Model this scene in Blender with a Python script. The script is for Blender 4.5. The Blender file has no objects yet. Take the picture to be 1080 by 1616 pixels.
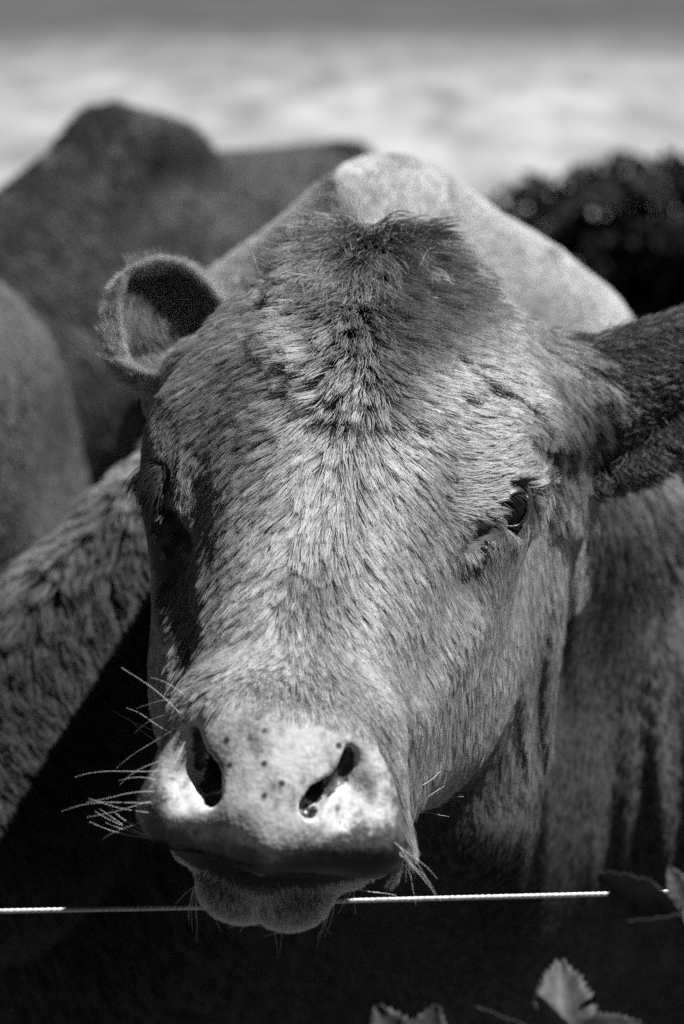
import bpy, bmesh, math, random
import numpy as np
from mathutils import Matrix, Vector, kdtree

FUR = 1.0            # share of the hairs that are grown
rng = np.random.default_rng(7)
random.seed(7)
scene = bpy.context.scene
coll = scene.collection

# ------------------------------------------------------------------ camera
PITCH = math.radians(-11.0)
CAM = np.array((0.0, 0.0, 1.58))
FPX = 4680.0                        # focal length in photograph pixels (1080 x 1616)
cam_d = bpy.data.cameras.new('camera')
cam_d.sensor_fit = 'VERTICAL'
cam_d.sensor_height = 36.0
cam_d.sensor_width = 24.0
cam_d.lens = 36.0 * FPX / 1616.0
cam_d.clip_start = 0.05
cam_d.clip_end = 2000
cam_d.dof.use_dof = True
cam_d.dof.focus_distance = 1.82
cam_d.dof.aperture_fstop = 6.5
cam = bpy.data.objects.new('camera', cam_d)
coll.objects.link(cam)
cam.location = CAM
cam.rotation_euler = (math.pi / 2 + PITCH, 0, 0)
scene.camera = cam
CR = np.array((1.0, 0, 0))
CF = np.array((0, math.cos(PITCH), math.sin(PITCH)))
CU = np.array((0, -math.sin(PITCH), math.cos(PITCH)))

# ------------------------------------------------------------------ sky and sun
SUN_TO = np.array((0.45, -0.03, 0.89)); SUN_TO /= np.linalg.norm(SUN_TO)
world = bpy.data.worlds.new('World'); scene.world = world
world.use_nodes = True
nt = world.node_tree; nt.nodes.clear()
sky = nt.nodes.new('ShaderNodeTexSky'); sky.sky_type = 'NISHITA'; sky.sun_disc = False
sky.sun_elevation = math.asin(SUN_TO[2])
sky.sun_rotation = math.atan2(SUN_TO[0], SUN_TO[1])
sky.air_density = 0.05; sky.dust_density = 0.05
bw = nt.nodes.new('ShaderNodeSeparateColor')     # black and white taken through a red filter
bg = nt.nodes.new('ShaderNodeBackground'); bg.inputs['Strength'].default_value = 0.05
wo = nt.nodes.new('ShaderNodeOutputWorld')
nt.links.new(sky.outputs[0], bw.inputs[0]); nt.links.new(bw.outputs[0], bg.inputs[0]); nt.links.new(bg.outputs[0], wo.inputs[0])
sun_d = bpy.data.lights.new('sun', 'SUN'); sun_d.energy = 5.0; sun_d.angle = math.radians(0.5)
sun_d.color = (1, 1, 1)             # the photograph is black and white
sun = bpy.data.objects.new('sun', sun_d); coll.objects.link(sun)
sun.rotation_euler = Vector(SUN_TO).to_track_quat('Z', 'Y').to_euler()
vs = scene.view_settings
vs.view_transform = 'Standard'; vs.look = 'None'; vs.gamma = 1.0; vs.exposure = 0.95; vs.use_curve_mapping = False

scene.render.engine = 'CYCLES'
scene.cycles.max_bounces = 5
scene.cycles.use_adaptive_sampling = True
scene.cycles.adaptive_threshold = 0.006
scene.cycles.use_denoising = False          # keep the fine hair; what noise is left looks like film grain
scene.cycles.transparent_max_bounces = 5
scene.cycles_curves.shape = 'RIBBONS'
scene.cycles_curves.subdivisions = 2

# ------------------------------------------------------------------ helpers
def P(px, py, d):
    """World point seen at photograph pixel (px, py), d metres in front of the camera."""
    px = np.asarray(px, float); py = np.asarray(py, float); d = np.asarray(d, float)
    return CAM + d[..., None] * (CF + ((px - 540) / FPX)[..., None] * CR + ((808 - py) / FPX)[..., None] * CU)

def to_px(W):
    q = W - CAM
    d = q @ CF
    return 540 + FPX * (q @ CR) / d, 808 - FPX * (q @ CU) / d, d

def unit(v): return v / np.maximum(np.linalg.norm(v, axis=1), 1e-9)[:, None]

def tag(o, label=None, cat=None, group=None, kind=None):
    if label: o['label'] = label
    if cat: o['category'] = cat
    if group: o['group'] = group
    if kind: o['kind'] = kind
    return o

def mesh_obj(name, verts, faces, mat=None, parent=None, smooth=True):
    me = bpy.data.meshes.new(name)
    me.from_pydata([tuple(v) for v in verts], [], [tuple(f) for f in faces])
    me.polygons.foreach_set('use_smooth', [smooth] * len(me.polygons))
    me.update()
    o = bpy.data.objects.new(name, me)
    coll.objects.link(o)
    if mat: me.materials.append(mat)
    if parent: o.parent = parent
    return o

def empty(name, loc):
    o = bpy.data.objects.new(name, None)
    coll.objects.link(o)
    o.location = Vector(loc)
    return o

def adopt(o, parent):
    """Parent without moving (all parts are built in world space, parents are unrotated)."""
    o.parent = parent
    o.matrix_parent_inverse = Matrix.Translation(-parent.location)
    return o

def tube(points, radii, n=6, caps=True):
    pts = [Vector(p) for p in points]
    V, F = [], []
    up = Vector((0.3, 0.2, 0.93))
    for i, p in enumerate(pts):
        t = (pts[min(i + 1, len(pts) - 1)] - pts[max(i - 1, 0)]).normalized()
        a = t.cross(up).normalized(); b = t.cross(a)
        r = radii[i] if hasattr(radii, '__len__') else radii
        for k in range(n):
            an = 2 * math.pi * k / n
            V.append(p + (a * math.cos(an) + b * math.sin(an)) * r)
    for i in range(len(pts) - 1):
        for k in range(n):
            F.append((i * n + k, i * n + (k + 1) % n, (i + 1) * n + (k + 1) % n, (i + 1) * n + k))
    if caps:
        F.append(tuple(range(n))[::-1]); F.append(tuple(range((len(pts) - 1) * n, len(pts) * n)))
    return V, F

class Nodes:
    def __init__(self, name):
        self.m = bpy.data.materials.new(name); self.m.use_nodes = True
        self.t = self.m.node_tree; self.t.nodes.clear()
        self.out = self.t.nodes.new('ShaderNodeOutputMaterial')
    def n(self, kind, **kw):
        nd = self.t.nodes.new(kind)
        for k, v in kw.items():
            if hasattr(nd, k) and k not in nd.inputs: setattr(nd, k, v)
            else: nd.inputs[k].default_value = v
        return nd
    def l(self, a, b): self.t.links.new(a, b)
    def ramp(self, stops, src):
        r = self.n('ShaderNodeValToRGB')
        e = r.color_ramp.elements
        while len(e) < len(stops): e.new(0.5)
        for el, (p, v) in zip(e, stops): el.position = p; el.color = (v, v, v, 1)
        self.l(src, r.inputs[0])
        return r.outputs[0]
    def noise(self, scale, detail=4, rough=0.5, vec=None):
        nz = self.n('ShaderNodeTexNoise'); nz.inputs['Scale'].default_value = scale
        nz.inputs['Detail'].default_value = detail; nz.inputs['Roughness'].default_value = rough
        if vec is not None: self.l(vec, nz.inputs['Vector'])
        return nz.outputs['Fac']

def grey(v): return (v, v, v, 1)

def plain(name, v, rough=0.8, spec=0.3, noise_scale=None, amt=0.3, bump=0.0):
    N = Nodes(name)
    b = N.n('ShaderNodeBsdfPrincipled'); b.inputs['Roughness'].default_value = rough
    b.inputs['Specular IOR Level'].default_value = spec
    b.inputs['Base Color'].default_value = grey(v)
    if noise_scale:
        tc = N.n('ShaderNodeTexCoord')
        f = N.noise(noise_scale, 5, 0.6, tc.outputs['Object'])
        N.l(N.ramp([(0.3, v * (1 - amt)), (0.7, v * (1 + amt))], f), b.inputs['Base Color'])
        if bump:
            bp = N.n('ShaderNodeBump'); bp.inputs['Strength'].default_value = bump; bp.inputs['Distance'].default_value = 0.002
            N.l(f, bp.inputs['Height']); N.l(bp.outputs[0], b.inputs['Normal'])
    N.l(b.outputs[0], N.out.inputs[0])
    return N.m

def fur_material(name, root, tip, gloss=0.5, rough=0.32):
    """Hair strands: darker at the root, each strand a little different ('tone' on every strand)."""
    N = Nodes(name)
    hi = N.n('ShaderNodeHairInfo')
    at = N.n('ShaderNodeAttribute'); at.attribute_name = 'tone'
    c = N.ramp([(0.0, root), (0.75, tip), (1.0, tip * 1.08)], hi.outputs['Intercept'])
    mx = N.n('ShaderNodeMix', data_type='RGBA', blend_type='MULTIPLY')
    mx.inputs[0].default_value = 1.0
    N.l(c, mx.inputs[6]); N.l(at.outputs['Color'], mx.inputs[7])
    h = N.n('ShaderNodeBsdfHairPrincipled'); h.model = 'CHIANG'; h.parametrization = 'COLOR'
    h.inputs['Roughness'].default_value = rough
    h.inputs['Radial Roughness'].default_value = 0.55
    h.inputs['IOR'].default_value = 1.45
    N.l(mx.outputs[2], h.inputs['Color'])
    df = N.n('ShaderNodeBsdfDiffuse'); N.l(mx.outputs[2], df.inputs['Color'])
    ms = N.n('ShaderNodeMixShader'); ms.inputs[0].default_value = gloss
    N.l(df.outputs[0], ms.inputs[1]); N.l(h.outputs[0], ms.inputs[2])
    N.l(ms.outputs[0], N.out.inputs[0])
    return N.m

# ---- signed distance modelling -------------------------------------------------
def smin(a, b, k):
    h = np.clip(0.5 + 0.5 * (b - a) / k, 0, 1)
    return b + (a - b) * h - k * h * (1 - h)
def smax(a, b, k): return -smin(-a, -b, k)
def ell(p, c, r):
    q = (p - np.asarray(c)) / np.asarray(r)
    k0 = np.linalg.norm(q, axis=1); k1 = np.linalg.norm(q / np.asarray(r), axis=1)
    return k0 * (k0 - 1.0) / np.maximum(k1, 1e-9)
def cap(p, a, b, ra, rb, s=(1, 1, 1)):
    """capsule whose radius runs from ra to rb; s squeezes it along the axes"""
    s = np.asarray(s, float); a = np.asarray(a, float) / s; b = np.asarray(b, float) / s
    q = p / s
    ab = b - a; t = np.clip(((q - a) @ ab) / (ab @ ab), 0, 1)
    return (np.linalg.norm(q - a - t[:, None] * ab, axis=1) - (ra + (rb - ra) * t)) * s.min()
def rbox(p, c, h, r):
    q = np.abs(p - np.asarray(c)) - np.asarray(h)
    return np.linalg.norm(np.maximum(q, 0), axis=1) + np.minimum(q.max(1), 0) - r

def polygonise(sdf, lo, hi, step, coarse=6):
    """Surface nets of sdf(points)->distance inside a box; only blocks near the surface are evaluated."""
    lo = np.asarray(lo, float); hi = np.asarray(hi, float)
    nb = np.maximum(1, np.ceil((hi - lo) / (step * coarse)).astype(int))
    n = nb * coarse + 1
    bs = step * coarse
    gi = np.stack(np.meshgrid(*[np.arange(k) for k in nb], indexing='ij'), -1).reshape(-1, 3)
    d = sdf(lo + (gi + 0.5) * bs)
    act = np.abs(d) < bs * 1.12
    D = np.repeat(np.repeat(np.repeat(d.reshape(nb), coarse, 0), coarse, 1), coarse, 2).astype(np.float32)
    D = np.pad(D, ((0, 1),) * 3, mode='edge')
    off = np.stack(np.meshgrid(*[np.arange(coarse + 1)] * 3, indexing='ij'), -1).reshape(-1, 3)
    ga = gi[act]
    for s in range(0, len(ga), 1500):
        idx = (ga[s:s + 1500, None, :] * coarse + off[None]).reshape(-1, 3)
        D[idx[:, 0], idx[:, 1], idx[:, 2]] = sdf(lo + idx * step)
    S = D < 0
    cnt = np.zeros(tuple(n - 1), np.int8)
    for i in (0, 1):
        for j in (0, 1):
            for k in (0, 1):
                cnt += S[i:n[0] - 1 + i, j:n[1] - 1 + j, k:n[2] - 1 + k]
    cells = np.argwhere((cnt > 0) & (cnt < 8))
    vid = -np.ones(tuple(n - 1), np.int64); vid[tuple(cells.T)] = np.arange(len(cells))
    acc = np.zeros((len(cells), 3)); num = np.zeros(len(cells))
    corners = [(i, j, k) for i in (0, 1) for j in (0, 1) for k in (0, 1)]
    for a in corners:
        for ax in range(3):
            if a[ax]: continue
            b = list(a); b[ax] = 1
            va = D[tuple((cells + a).T)]; vb = D[tuple((cells + b).T)]
            m = (va < 0) != (vb < 0)
            t = va[m] / (va[m] - vb[m])
            p = cells[m] + np.asarray(a); p = p.astype(float); p[:, ax] += t
            acc[m] += p; num[m] += 1
    V = lo + acc / num[:, None] * step
    F = []
    for ax in range(3):
        u, w = [(1, 2), (2, 0), (0, 1)][ax]
        sl0 = [slice(None)] * 3; sl1 = [slice(None)] * 3
        sl0[ax] = slice(0, n[ax] - 1); sl1[ax] = slice(1, n[ax])
        e = np.argwhere(S[tuple(sl0)] != S[tuple(sl1)])
        e = e[(e[:, u] > 0) & (e[:, w] > 0) & (e[:, u] < n[u] - 1) & (e[:, w] < n[w] - 1)]
        inside = S[tuple(e.T)]
        q = []
        for du, dw in ((1, 1), (0, 1), (0, 0), (1, 0)):
            c = e.copy(); c[:, u] -= du; c[:, w] -= dw
            q.append(vid[tuple(c.T)])
        q = np.stack(q, 1)
        q[~inside] = q[~inside][:, ::-1]
        F.append(q)
    F = np.concatenate(F)
    return V, F[(F >= 0).all(1)]

def vnormals(V, F):
    nrm = np.zeros_like(V)
    a, b, c, d = (V[F[:, i]] for i in range(4))
    fn = np.cross(c - a, d - b)
    idx = F.T.ravel()
    for k in range(3): nrm[:, k] = np.bincount(idx, np.tile(fn[:, k], 4), len(V))
    return nrm / np.maximum(np.linalg.norm(nrm, axis=1), 1e-12)[:, None]

def fast_mesh(name, V, F, mat=None):
    me = bpy.data.meshes.new(name)
    me.vertices.add(len(V)); me.vertices.foreach_set('co', np.asarray(V, np.float32).ravel())
    me.loops.add(F.size); me.loops.foreach_set('vertex_index', F.ravel().astype(np.int32))
    me.polygons.add(len(F)); me.polygons.foreach_set('loop_start', np.arange(0, F.size, F.shape[1], dtype=np.int32))
    me.polygons.foreach_set('loop_total', np.full(len(F), F.shape[1], np.int32))
    me.polygons.foreach_set('use_smooth', np.ones(len(F), bool))
    me.update(calc_edges=True); me.validate()
    if mat: me.materials.append(mat)
    o = bpy.data.objects.new(name, me); coll.objects.link(o)
    return o

# ---- fur -----------------------------------------------------------------------

def scatter(V, F, NR, n, keep, weight=None):
    """n random roots on the quads (V, F) whose vertices pass keep; returns positions, normals"""
    f = F[keep[F].all(1)]
    tri = np.concatenate([f[:, [0, 1, 2]], f[:, [0, 2, 3]]])
    A = np.linalg.norm(np.cross(V[tri[:, 1]] - V[tri[:, 0]], V[tri[:, 2]] - V[tri[:, 0]]), axis=1)
    if weight is not None: A = A * weight[tri].mean(1)
    pick = rng.choice(len(tri), n, p=A / A.sum())
    r = rng.random((n, 2)); m = r.sum(1) > 1; r[m] = 1 - r[m]
    w = np.stack([1 - r.sum(1), r[:, 0], r[:, 1]], 1)
    t = tri[pick]
    return (V[t] * w[..., None]).sum(1), unit((NR[t] * w[..., None]).sum(1))

def grow(name, roots, nrm, dirs, length, lift, mat, radius, parent, pts=6, droop=0.0, clump=0.0, clump_n=0,
         wild=0.15, curl=0.0, tone=None, bend=0.7, ctv=0.12):
    """Strands from roots: leaving along the normal by lift, laid over along dirs, tips drawn together in clumps."""
    n = len(roots)
    length = np.broadcast_to(length, n) * rng.uniform(0.75, 1.15, n)
    lift = np.broadcast_to(lift, n)
    tang = unit(dirs - (dirs * nrm).sum(1)[:, None] * nrm)
    side = np.cross(nrm, tang)
    tang = unit(tang + side * rng.normal(0, wild, n)[:, None])
    lf = (lift * rng.uniform(0.6, 1.4, n))[:, None]
    K = np.zeros((n, pts, 3))
    p = roots - nrm * 0.001
    K[:, 0] = p
    seg = (length / (pts - 1))[:, None]
    ph = rng.uniform(0, 6.28, n)
    for i in range(1, pts):
        t = i / (pts - 1)
        d = unit(tang + nrm * (lf * (1.0 - bend * t)) + np.array((0, 0, -1.0)) * droop * t
                 + side * (curl * np.sin(ph + 4.5 * t))[:, None] + nrm * (curl * 0.6 * np.cos(ph + 5.0 * t))[:, None])
        p = p + d * seg
        K[:, i] = p
    if clump_n > 0:
        c = rng.choice(n, clump_n, replace=False)
        kd = kdtree.KDTree(clump_n)
        for j, i in enumerate(c): kd.insert(roots[i], j)
        kd.balance()
        own = np.fromiter((c[kd.find(r)[1]] for r in roots), int, n)
        amt = np.broadcast_to(clump, n) * rng.uniform(0.6, 1.0, n)
        for i in range(1, pts):
            t = (i / (pts - 1)) ** 0.8
            K[:, i] += (K[own, i] - K[:, i]) * (amt * t)[:, None]
        ctone = rng.normal(0, ctv, n)[own]
    else:
        ctone = np.zeros(n)
    hc = bpy.data.hair_curves.new(name)
    hc.add_curves([pts] * n)
    hc.attributes['position'].data.foreach_set('vector', K.reshape(-1, 3).astype(np.float32).ravel())
    tp = np.array([1.0, 1.0, .95, .85, .65, .25] if pts == 6 else np.linspace(1, .25, pts) ** .6)
    rad = hc.attributes.get('radius') or hc.attributes.new('radius', 'FLOAT', 'POINT')
    R = np.broadcast_to(radius, n)
    rad.data.foreach_set('value', (R[:, None] * tp[None]).astype(np.float32).ravel())
    tn = np.clip((np.ones(n) if tone is None else tone) * (1 + rng.normal(0, 0.18, n) + ctone), 0.03, 1.6)
    ta = hc.attributes.new('tone', 'FLOAT', 'CURVE')
    ta.data.foreach_set('value', tn.astype(np.float32))
    hc.materials.append(mat)
    o = bpy.data.objects.new(name, hc); coll.objects.link(o)
    o['kind'] = 'stuff'
    adopt(o, parent)
    return o

def field(ctrl, px, py, power=3.0):
    """Inverse distance blend of control values given at photograph pixels: rows (x, y, v...)."""
    c = np.asarray(ctrl, float)
    out = np.zeros((len(px), c.shape[1] - 2)); wsum = np.zeros(len(px))
    for row in c:
        w = 1.0 / (((px - row[0]) ** 2 + (py - row[1]) ** 2) / 2500.0 + 0.15) ** (power / 2)
        out += w[:, None] * row[2:]; wsum += w
    return out / wsum[:, None]

def img_dirs(v):
    """2-D directions (right, down) as seen by the photograph -> world vectors"""
    return v[:, :1] * CR + v[:, 1:2] * -CU

# ------------------------------------------------------------------ the cow at the wire: shape
HR = np.array([[0.991, -0.132, -0.002], [-0.074, -0.561, 0.822], [0.110, 0.815, 0.565]])
HR = np.linalg.svd(HR)[0] @ np.linalg.svd(HR)[2]
HT = np.array((0.0185, 0.1537, -1.9998))
CW = np.stack([CR, CU, -CF])                       # rows: camera axes in world
def head_to_world(X): return CAM + (np.asarray(X) @ HR.T + HT) @ CW
def world_to_head(W): return ((W - CAM) @ CW.T - HT) @ HR
def head_dir(v): return (np.asarray(v) @ HR.T) @ CW

def mir(p):                                         # fold the head onto one side
    q = p.copy(); q[:, 0] = np.abs(q[:, 0]); return q

def head_sdf(p):
    """p in head space: x to the picture's right, y from poll to muzzle, z out of the face"""
    th = np.clip((p[:, 1] - .22) / .22, 0, 1) * math.radians(5.0)           # the muzzle is carried a little askew
    p0 = p; p = p.copy(); zx = p[:, 2] + .07
    p[:, 0], p[:, 2] = p[:, 0] * np.cos(th) - zx * np.sin(th) - .003 * th / .087, p[:, 0] * np.sin(th) + zx * np.cos(th) - .07
    q = mir(p)
    d = ell(q, (0, .090, -.062), (.104, .118, .078))                         # skull
    d = smin(d, ell(q, (0, .10, -.042), (.080, .130, .058)), .04)            # forehead
    d = smin(d, ell(q, (0, -.002, -.030), (.020, .044, .042)), .050)          # poll
    d = smin(d, cap(q, (.060, .055, -.030), (.092, .135, -.036), .034, .030), .03)   # brow ridge
    d = smin(d, ell(q, (.090, .160, -.056), (.035, .046, .040)), .025)       # orbit
    d = smin(d, cap(q, (0, .14, -.062), (0, .40, -.090), .078, .050, (1, 1, .95)), .07)    # nose
    d = smin(d, cap(q, (.010, .17, -.030), (.008, .385, -.073), .042, .033), .05)    # nasal bone
    d = smin(d, cap(q, (.070, .20, -.075), (.048, .34, -.085), .030, .022), .03)     # cheek bone
    d = smin(d, ell(q, (.062, .158, -.152), (.054, .132, .108)), .04)        # masseter
    d = smin(d, cap(q, (.070, .080, -.220), (.036, .38, -.138), .042, .030), .05)    # jaw
    d = smin(d, ell(q, (0, .22, -.125), (.078, .16, .070)), .05)
    # muzzle: the pad leans back at the top
    m = cap(q, (0, .400, -.054), (.032, .400, -.057), .021, .020)
    m = smin(m, cap(q, (.040, .402, -.064), (.058, .446, -.098), .0220, .0210), .012)   # nostril wing
    m = smin(m, cap(q, (0, .412, -.062), (0, .452, -.083), .026, .022, (1.5, 1, 1)), .014)
    m = smin(m, cap(q, (0, .464, -.094), (.051, .449, -.098), .0205, .0190), .012)   # upper lip
    d = smin(d, m, .030)
    # lower lip and chin
    gap = cap(q, (0, .490, -.1180), (.078, .438, -.1190), .005, .004, (1, 1, .5))
    d = smax(d, -gap, .006)
    ch = smin(ell(q, (.013, .450, -.1420), (.027, .030, .0155)), cap(q, (0, .462, -.1305), (.046, .436, -.1305), .0130, .0120), .010)
    ch = smin(ch, cap(q, (0, .41, -.133), (0, .34, -.15), .030, .034), .02)
    d = smin(d, ch, .005)
    # hollow below the eye along the face
    d = smax(d, -cap(q, (.098, .250, -.055), (.078, .34, -.055), .010, .006), .03)
    if CARVE:
        k = np.where((p0[:, 1] > .34) | ((np.abs(p0[:, 0]) > .055) & (p0[:, 1] > .11) & (p0[:, 1] < .26) & (p0[:, 2] > -.10)))[0]
        pk, dk = p0[k], d[k]
        for c in CARVE: dk = smax(dk, -c[0](pk), c[1])
        d[k] = dk
    return d

CARVE = []
def hit(pxy):
    """points and normals of the head surface behind photograph pixels, in head space"""
    pxy = np.asarray(pxy, float).reshape(-1, 2)
    o = world_to_head(CAM[None])[0]
    r = unit(world_to_head(P(pxy[:, 0], pxy[:, 1], np.ones(len(pxy)))) - o)
    t = np.full(len(pxy), 1.40)
    for _ in range(90): t = t + np.clip(head_sdf(o + r * t[:, None]), -.01, .05) * .8
    p = o + r * t[:, None]
    g = np.stack([head_sdf(p + e) - head_sdf(p - e) for e in np.eye(3) * 1e-3], 1)
    return p, unit(g)

def chain(pts, rad):
    def f(p):
        d = None
        for i in range(len(pts) - 1):
            c = cap(p, pts[i], pts[i + 1], rad[i], rad[i + 1])
            d = c if d is None else smin(d, c, .003)
        return d
    return f

# features read off the surface: nostrils, the hollows beside them, the corners and hollows of the eyes
_new = []
NOSTRIL = []
for line, rad, groove, deep in (
        ([(303, 1150), (307, 1178), (315, 1204), (326, 1230), (331, 1254)], [.0018, .0034, .0052, .0064, .0058], [(296, 1165), (288, 1215), (292, 1255)], (.45, -1, .10)),
        ([(553, 1188), (551, 1206), (545, 1224), (522, 1242), (504, 1257), (491, 1273)], [.0026, .0034, .0040, .0038, .0040, .0056], [(566, 1210), (566, 1250), (545, 1285)], (-.45, -1, .10))):
    p, n = hit(line)
    k = len(p)
    f1 = chain(p - n * .001, rad); f2 = chain(p - n * .005, [r * .9 for r in rad])
    dv = np.array(deep) / np.linalg.norm(deep)
    f3 = chain(np.array([p[-2] - n[-2] * .005, p[-2] + dv * .040]), [.0075 if k == 5 else .005, .010])
    f4 = chain(np.array([p[2] - n[2] * .005, p[2] + dv * .035]), [.005, .010])
    _new += [(f1, .005), (f2, .004), (f3, .005)]
    NOSTRIL += [f2, f3]
    h, hn = hit(groove)
    _new.append((chain(h + hn * .0045, [.004, .0075, .005]), .010))
EYES = []
for ctr, inner, outer, sgn in (((240, 757), (262, 800), (236, 728), -1), ((808, 800), (776, 826), (832, 778), 1)):
    p, n = hit([ctr, inner, outer])
    g = n[0]
    vw = unit(world_to_head(CAM[None]) - p[:1])[0]
    g = g + np.array((-.5, .1, .1)) if sgn < 0 else g * .6 + vw * .7          # the far eye looks past the camera
    g /= np.linalg.norm(g)
    A = p[2] - p[1]; A = A - (A @ g) * g; A /= np.linalg.norm(A)
    B = np.cross(g, A); B = B if B[2] > 0 else -B
    C = p[0] - g * .0158
    EYES.append((C, g, A, B, sgn))
    _new.append(((lambda C, g: (lambda q: np.linalg.norm(q - C - g * .005, axis=1) - .0150))(C, g), .006))
for line in ([(733, 853), (752, 843), (768, 836)], [(262, 805), (285, 828), (300, 845)]):
    p, n = hit(line)
    _new.append((chain(p, [.003, .0055, .004]), .008))
CARVE.extend(_new)

NECK_A = head_to_world(np.array([[0, .02, -.12]]))[0]
THROAT = head_to_world(np.array([[0, .12, -.22]]))[0]
W_TOP = P(612, 238, 2.58)
def body_sdf(w):
    d = cap(w, NECK_A, (.09, 2.45, 1.04), .112, .20)                                 # neck
    d = smin(d, cap(w, THROAT, (.11, 2.36, .86), .06, .15, (.85, 1, 1)), .08)        # throat and dewlap
    d = smin(d, ell(w, (.06, 2.50, .82), (.22, .22, .30)), .10)                      # brisket
    d = smin(d, cap(w, P(790, 612, 2.06), P(930, 618, 2.10), .038, .026), .04)      # ear roots
    d = smin(d, cap(w, P(330, 605, 2.05), P(268, 636, 2.09), .030, .018), .03)
    d = smin(d, cap(w, P(795, 790, 2.09), P(745, 1290, 2.07), .036, .048), .08)
    wt = W_TOP + np.array((0, 0, -.026))
    d = smin(d, cap(w, wt + (0, 0, -.030), wt + (.02, .55, -.10), .022, .04), .05)   # withers
    d = smin(d, cap(w, NECK_A + (.01, .12, .0), wt + (0, .02, -.06), .07, .03), .07)   # crest of the neck
    d = smin(d, cap(w, wt + (-.02, .04, -.055), wt + (-.150, .10, -.175), .032, .050), .09)
    d = smin(d, cap(w, wt + (.02, .04, -.055), wt + (.155, .10, -.170), .032, .050), .09)
    d = smin(d, ell(w, (wt[0] + .015, wt[1] + .20, 1.115), (.235, .40, .222)), .09)   # shoulder blades
    d = smin(d, cap(w, P(372, 792, 2.50), P(-60, 1290, 2.36), .080, .105), .05)      # shoulder on the left
    d = smin(d, ell(w, (-.13, 2.50, .84), (.20, .20, .26)), .05)
    d = smin(d, cap(w, P(950, 960, 2.46), P(1160, 1330, 2.42), .090, .115), .06)     # shoulder on the right
    d = smin(d, ell(w, (.05, 3.15, .92), (.30, .70, .35)), .12)                      # barrel
    d = smin(d, cap(w, (.05, 2.85, 1.14), (.06, 3.85, 1.10), .11, .12), .12)         # back
    d = smin(d, ell(w, (.06, 3.80, .97), (.25, .30, .26)), .12)                      # rump
    for lx, ly in ((-.20, 2.45), (.30, 2.55), (-.12, 3.82), (.25, 3.80)):
        d = smin(d, cap(w, (lx, ly, .75), (lx, ly + (.03 if ly > 3 else 0), .38), .10, .055), .08)
        d = smin(d, cap(w, (lx, ly + (.03 if ly > 3 else 0), .38), (lx, ly, .04), .045, .05), .03)
    d = smax(d, -ell(w, P(910, 430, 2.50), (.030, .16, .060)), .06)                  # hollow behind the shoulder blade
    return d

def neck_folds(w):
    """skin folds hanging down the right side of the neck"""
    px, py, dd = to_px(w)
    a = np.clip((px - 800) / 60, 0, 1) * np.clip((py - 790) / 200, 0, 1) * np.clip((1640 - py) / 150, 0, 1) * np.clip((dd - 1.88) / .05, 0, 1) * np.clip((2.5 - dd) / .1, 0, 1)
    s = (px + 0.00012 * (py - 1050) ** 2 * np.sign(py - 1050) + 9 * np.sin(py / 130.0)) / 47.0
    s = s + 0.38 * np.sin(px / 61.0) + .16 * np.sin(px / 23.0 + py / 170.0)
    a = a * (.65 + .35 * np.sin(px / 37.0 + py / 260.0))
    return a * (0.0065 * np.abs(np.sin(np.pi * s)) - 0.004)

def cow_sdf(w):
    p = world_to_head(w)
    d = body_sdf(w) + neck_folds(w)
    near = (np.abs(p[:, 0]) < .4) & (p[:, 1] > -.35) & (p[:, 1] < .75) & (np.abs(p[:, 2] + .1) < .45)
    if near.any():
        d[near] = smin(d[near], head_sdf(p[near]), .055)
    return d

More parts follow.
